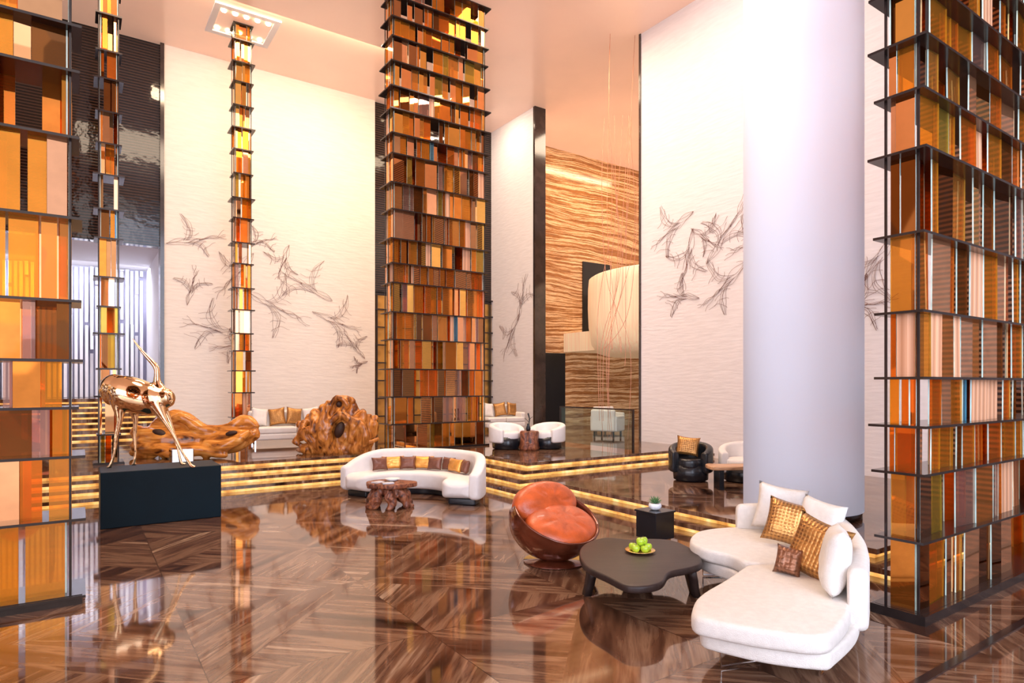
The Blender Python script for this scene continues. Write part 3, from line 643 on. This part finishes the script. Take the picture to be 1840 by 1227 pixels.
bm=bmesh.new(); lathe(bm,[(.05,0),(.08,.003),(.15,.022),(.145,.026),(.08,.009),(.01,.008)],40); tag(finish('plate',bm,M['brass'],None,True,W(1.27,6.28,.336)),'round shallow brass plate holding green apples','plate')
ap=None
for k,(x,y,z,t) in enumerate([(-.055,-.04,0,.2),(.04,-.06,0,-.3),(.08,.02,0,.4),(.01,.05,0,0),(-.07,.035,0,-.2),(0,-.01,.062,.3),(.05,.045,.055,-.4)]):
    e=thing('apple','glossy green apple piled on the brass plate','fruit',W(1.27+x,6.28+y,.346+z),k*1.1,'green apples')
    e.rotation_euler[0]=t*.5
    if ap is None:
        bm=bmesh.new(); lathe(bm,[(.004,.004),(.018,0),(.032,.012),(.041,.035),(.040,.052),(.030,.068),(.014,.070),(.003,.060)],24)
        a=finish('flesh',bm,M['apple'],e,True); bm=bmesh.new(); tube(bm,[(0,0,.058),(.002,0,.07),(.008,0,.082)],[.002,.0018,.0022],6,2); b=finish('stem',bm,M['stem'],e,True); ap=(a,b)
    else:
        for q in ap: c=q.copy(); c.parent=e; COL.objects.link(c)
# ------------------------------------------------------------------ ball chair
def ballchair(loc,s,rotz,label):
    bc=thing('ball_lounge_chair',label,'chair',loc,rotz,'ball lounge chairs'); bc.scale=(1.06*s,1.06*s,.94*s)
    n=Vector((.34,-.42,.84)).normalized(); yh=Vector((-n.x,-n.y,0)).normalized(); yh=(yh-n*yh.dot(n)).normalized(); xh=yh.cross(n)
    Mx=Matrix.Translation((0,0,.51))@Matrix((xh,yh,n)).transposed().to_4x4()
    prof=[(.49*math.sin(math.radians(a)),-.49*math.cos(math.radians(a))) for a in range(2,99,6)]
    prof+= [(.486,.072),(.473,.08)]+[(.458*math.sin(math.radians(a)),-.458*math.cos(math.radians(a))) for a in range(98,3,-6)]
    bm=bmesh.new(); lathe(bm,prof,64,Mx); finish('shell',bm,M['shell'],bc,True)
    def puff(name,c,rx,ry,rz,tilt,nc):
        bm=bmesh.new(); MM=Mx@Matrix.Translation(c)@Matrix.Rotation(tilt,4,'X')
        seg=72; rings=[]
        for i in range(1,24):
            ph=math.pi*i/24; ring=[]
            for k in range(seg):
                th=2*math.pi*k/seg
                rr=math.sin(ph)**.6; zz=(abs(math.cos(ph))**.8)*(1 if math.cos(ph)>0 else -1)
                cre=(abs(math.cos(nc*th/2))**10)*(1-min(1,max(0,(rr-.55)/.4)))
                zz*=1-.12*cre*(rr**.5)
                if zz>0: zz-= .45*math.exp(-(rr/.14)**2)
                ring.append(bm.verts.new(MM@Vector((rx*rr*math.cos(th),ry*rr*math.sin(th),rz*zz))))
            rings.append(ring)
        for p,q in zip(rings,rings[1:]):
            for k in range(seg): bm.faces.new((p[k],p[(k+1)%seg],q[(k+1)%seg],q[k]))
        bm.faces.new(rings[0]); bm.faces.new(rings[-1][::-1])
        o=finish(name,bm,M['red'],bc,True); o['label']='buttoned burnt-orange leather '+name.replace('_',' ')
    puff('seat_cushion',(0,-.12,-.01),.435,.335,.15,.04,6)
    puff('back_cushion',(0,.21,.05),.425,.275,.14,.62,6)
    bm=bmesh.new(); lathe(bm,[(.30,0),(.33,.008),(.33,.018),(.10,.03),(.07,.09),(.05,.10)],48); finish('swivel_base',bm,M['shell'],bc,True)
ballchair(W(.48,7.15),1,R0,'round brown lacquered ball chair with buttoned burnt-orange leather cushions')
ballchair(W(-10.3,13.5,.45),1,R0+.8,'red-orange ball chair seen behind the glass screen')
x,y,_=W(1.84,8.15)
st=thing('side_table','black lacquered cube side table beside the ball chair','table',(x,y,0),0)
box('body',-.17,.17,-.17,.17,.03,.36,M['black'],st,.006); box('top',-.185,.185,-.185,.185,.36,.385,M['black'],st,.004); box('plinth',-.14,.14,-.14,.14,0,.03,M['chrome'],st)
pt=thing('potted_succulent','spiky green succulent in a round white ceramic bowl','plant',(x,y,.385))
bm=bmesh.new(); lathe(bm,[(.035,0),(.07,.015),(.085,.05),(.075,.085),(.068,.085),(.075,.05),(.03,.04)],32); finish('pot',bm,M['ceramic'],pt,True)
bm=bmesh.new(); lathe(bm,[(.02,.05),(.068,.05),(.068,.075),(.01,.078)],24); o=finish('pebbles',bm,M['paper'],pt,True)
r=random.Random(2)
for k in range(26):
    a=k*2.4; e=.25+.9*(k/26); l=.10
    bm=bmesh.new(); dx,dy,dz=math.cos(a)*math.cos(e),math.sin(a)*math.cos(e),math.sin(e)
    tube(bm,[(dx*.01,dy*.01,.08),(dx*l*.5,dy*l*.5,.08+dz*l*.5),(dx*l,dy*l,.085+dz*l)],[.008,.013,.002],6,3,.4); finish('leaf',bm,M['leaf'],pt,True)
# ------------------------------------------------------------------ platform seating
def tub(loc,rot,outer,inner,label,w=.80,h=.68,name='tub_armchair'):
    t=thing(name,label,'chair',loc,rot,'tub armchairs')
    R=w/2-.07
    P=arc(0,0,R,-35,215,36)
    bm=bmesh.new(); band(bm,P,rrect(-.07,.07,.16,h,.06),.06,lambda s:1-.28*(abs(s-.5)*2)**2); finish('backrest',bm,outer,t,True)
    bm=bmesh.new(); slab(bm,[(math.cos(a)*(R-.05),math.sin(a)*(R-.05)-(.06 if math.sin(a)<0 else 0)) for a in [2*math.pi*k/16 for k in range(16)]],.24,.42,.05,3); finish('seat',bm,inner,t,True)
    bm=bmesh.new(); lathe(bm,[(R-.08,0),(R-.02,.03),(R+.0,.3)],32); o=finish('base',bm,M['black'],t,True); o['label']='black base'
    return t
tub(W(-.13,15.2,.45),R0+.6,M['fab2'],M['fab2'],'round white tub armchair with black base beside the stump table',.86,.62)
tub(W(.86,15.3,.45),R0-.6,M['fab2'],M['fab2'],'round white tub armchair with black base beside the stump table',.86,.62)
tub(W(3.3,11.7,.225),R0-.35,M['black'],M['black'],'dark leather tub armchair with a gold cushion',.80,.70)
pillow('cushion',.42,.36,.13,M['goldpil'],W(3.24,11.68,.86),(-.3,.1,R0-.35),'gold patterned cushion in the dark tub armchair')
tub(W(4.25,11.6,.225),R0-.5,M['fab2'],M['fab2'],'white upholstered tub armchair beside the slab table',.90,.70)
tt=thing('slab_table','low table with pale live-edge wood slab and dark base','table',W(3.75,10.75,.225),R0)
bm=bmesh.new(); slab(bm,[(-.42,-.2),(-.2,-.24),(.1,-.2),(.5,-.25),(.55,.1),(.3,.24),(-.1,.2),(-.4,.22)],.34,.40,.015,4); finish('top',bm,M['slabwood'],tt,True)
box('leg',-.28,-.20,-.15,.15,0,.34,M['black'],tt); box('leg',.3,.38,-.15,.15,0,.34,M['black'],tt)
sm=thing('stump_table','rough tree stump side table','table',W(.40,14.85,.45),R0)
bm=bmesh.new(); lathe(bm,[(.20,0),(.23,.05),(.20,.2),(.22,.42),(.20,.45),(.02,.45)],40,None,lambda a,z:1+.07*math.sin(5*a+z*4)+.04*math.sin(11*a)); finish('trunk',bm,M['root'],sm,True)
vz=thing('vase','small black vase with a dark branch on the stump','vase',W(.38,14.85,.905),R0)
bm=bmesh.new(); lathe(bm,[(.04,0),(.06,.05),(.03,.14),(.035,.17),(.02,.17)],20); finish('vessel',bm,M['black'],vz,True)
bm=bmesh.new(); tube(bm,[(0,0,.1),(.03,0,.25),(.0,0,.4)],[.008,.012,.02],6,3); tube(bm,[(.01,0,.25),(.1,0,.33)],[.008,.006],6,2); tube(bm,[(.02,0,.2),(-.08,0,.3)],[.008,.006],6,2); finish('branch',bm,M['black'],vz,True)
def sofa(loc,rot,w,label,npl,gname,arm=True,sc=1):
    t=thing('sofa',label,'sofa',loc,rot,'white lounge sofas')
    box('base',-w/2,w/2,-.42,.40,.14,.30,M['fab2'],t,.04)
    box('seat_cushion',-w/2+.02,-.01,-.42,.22,.30,.46,M['fab2'],t,.04); box('seat_cushion',.01,w/2-.02,-.42,.22,.30,.46,M['fab2'],t,.04)
    box('backrest',-w/2,w/2,.22,.42,.28,.86,M['fab2'],t,.06)
    if arm: box('armrest',w/2-.14,w/2+.02,-.40,.40,.28,.62,M['fab2'],t,.05)
    for x in (-w/2+.1,w/2-.1):
        for y in (-.35,.32): box('leg',x-.015,x+.015,y-.015,y+.015,0,.14,M['chrome'],t)
    Mt=Matrix.Translation(loc)@Matrix.Rotation(rot,4,'Z')
    for k in range(npl):
        x=-w/2+.25+(w-.5)*k/max(1,npl-1); p=Mt@Vector((x,.06,.71)); g=k%3!=0; m=M['goldpil'] if g else M['fab2']
        pillow('cushion',.42,.46,.14,m,p,(-.25,.15*(-1)**k,rot+(-.3 if k%2 else .2)),('gold patterned' if g else 'white')+' cushion on the white lounge sofa',gname)
sofa(Vector(W(-5.7,16.6,.45)),R0+.5,2.2,'white lounge sofa with gold cushions against the bird wall',5,'bird wall sofa cushions',False)
sofa(Vector((11.6,17.6,.45)),R0+.5,1.4,'white lounge sofa with gold cushions near the white wall panel',3,'panel sofa cushions')
def clubchair(loc,rot,mat,label):
    t=thing('club_armchair',label,'chair',loc,rot,'club armchairs')
    box('seat',-.34,.34,-.34,.30,.16,.44,mat,t,.04); box('backrest',-.38,.38,.26,.40,.16,.80,mat,t,.05)
    box('armrest',-.42,-.32,-.34,.34,.16,.62,mat,t,.04); box('armrest',.32,.42,-.34,.34,.16,.62,mat,t,.04)
    for x in (-.3,.3):
        for y in (-.28,.28): box('leg',x-.02,x+.02,y-.02,y+.02,0,.16,M['black'],t)
clubchair(W(2.85,18.9,.45),R0+2.6,M['fab2'],'white square club armchair near the onyx wall')
clubchair(W(3.2,21.0,.45),R0+.4,M['fab2'],'white square club armchair near the onyx wall')
# ------------------------------------------------------------------ lights
def area(name,loc,target,sx,sy,P,col,spread=180):
    l=bpy.data.lights.new(name,'AREA'); l.shape='RECTANGLE'; l.size=sx; l.size_y=sy; l.energy=P; l.color=col; l.spread=math.radians(spread)
    o=bpy.data.objects.new(name,l); COL.objects.link(o); o.location=loc
    d=Vector(target)-Vector(loc); o.rotation_euler=d.to_track_quat('-Z','Y').to_euler(); return o
area('wall_wash_light',(5.1,16.6,CH-.1),(5.1,20.5,2.0),6.2,.5,420,(1,.72,.46))
area('wall_wash_light',(10.0,8.8,CH-.1),(13.2,8.8,2.0),.5,6.5,380,(1,.82,.72))
area('wall_wash_light',(11.4,18.6,CH-.1),(13.2,18.6,3),.3,2.0,120,(1,.80,.60))
area('onyx_light',(17.5,18.4,CH-.2),(17.5,20.6,2),6,.3,150,(1,.78,.5))
area('lobby_light',(16,15.5,CH-.1),(16,15.5,0),3,3,400,(1,.78,.56))
area('fin_light',(-1,23.6,5.75),(-1,25.1,2),7,.12,230,(.92,.92,1))
area('ceiling_light',(3,10,CH-.1),(3,10,0),6,4,640,(1,.78,.56))
area('ceiling_light',(9.5,13.5,CH-.1),(9.5,13.5,0),3,3,330,(1,.76,.52))
area('column_fill',(4.0,-2.5,5.5),(8.26,4.97,4.6),6,10,420,(.68,.79,1),90)  # unseen soft area added to brighten the column
area('unseen_fill',(2.5,-8.5,6.0),(6,8,4),32,14,1600,(.84,.85,1))  # invented cool fill behind the camera, no window is built
area('unseen_fill',(-14,-2,6),(8,7,4),14,10,1500,(.92,.87,.96))  # second invented fill, from the left and out of view
w=bpy.data.worlds.new('World'); S.world=w; w.use_nodes=True
nt=w.node_tree; bg=nt.nodes['Background']
tc=nt.nodes.new('ShaderNodeTexCoord')
mp=nt.nodes.new('ShaderNodeMapping'); mp.inputs['Scale'].default_value=(9,9,6); nt.links.new(tc.outputs['Generated'],mp.inputs[0])
vo=nt.nodes.new('ShaderNodeTexVoronoi'); vo.distance='CHEBYCHEV'; vo.inputs['Scale'].default_value=1.0; nt.links.new(mp.outputs[0],vo.inputs['Vector'])  # blocky cells made up to give the mirror panels sharp reflections
sp=nt.nodes.new('ShaderNodeSeparateXYZ'); nt.links.new(vo.outputs['Color'],sp.inputs[0])
rr=ramp(nt,sp.outputs[0],[(.0,(.08,.035,.02)),(.25,(.40,.17,.06)),(.42,(.95,.55,.30)),(.58,(.22,.11,.07)),(.72,(.70,.74,1.0)),(.86,(1.2,1.0,.8))])
rr.color_ramp.interpolation='CONSTANT'
nt.links.new(rr.outputs[0],bg.inputs[0]); bg.inputs[1].default_value=1.05
# ------------------------------------------------------------------ camera
cam=bpy.data.cameras.new('Camera'); co=bpy.data.objects.new('Camera',cam); COL.objects.link(co)
co.location=(0,0,2.0); co.rotation_euler=(math.pi/2,0,R0); cam.lens=22.27; cam.sensor_width=36; cam.shift_y=.0416; cam.clip_end=200
S.camera=co
S.view_settings.view_transform='Standard'; S.view_settings.look='None'; S.view_settings.exposure=0.03
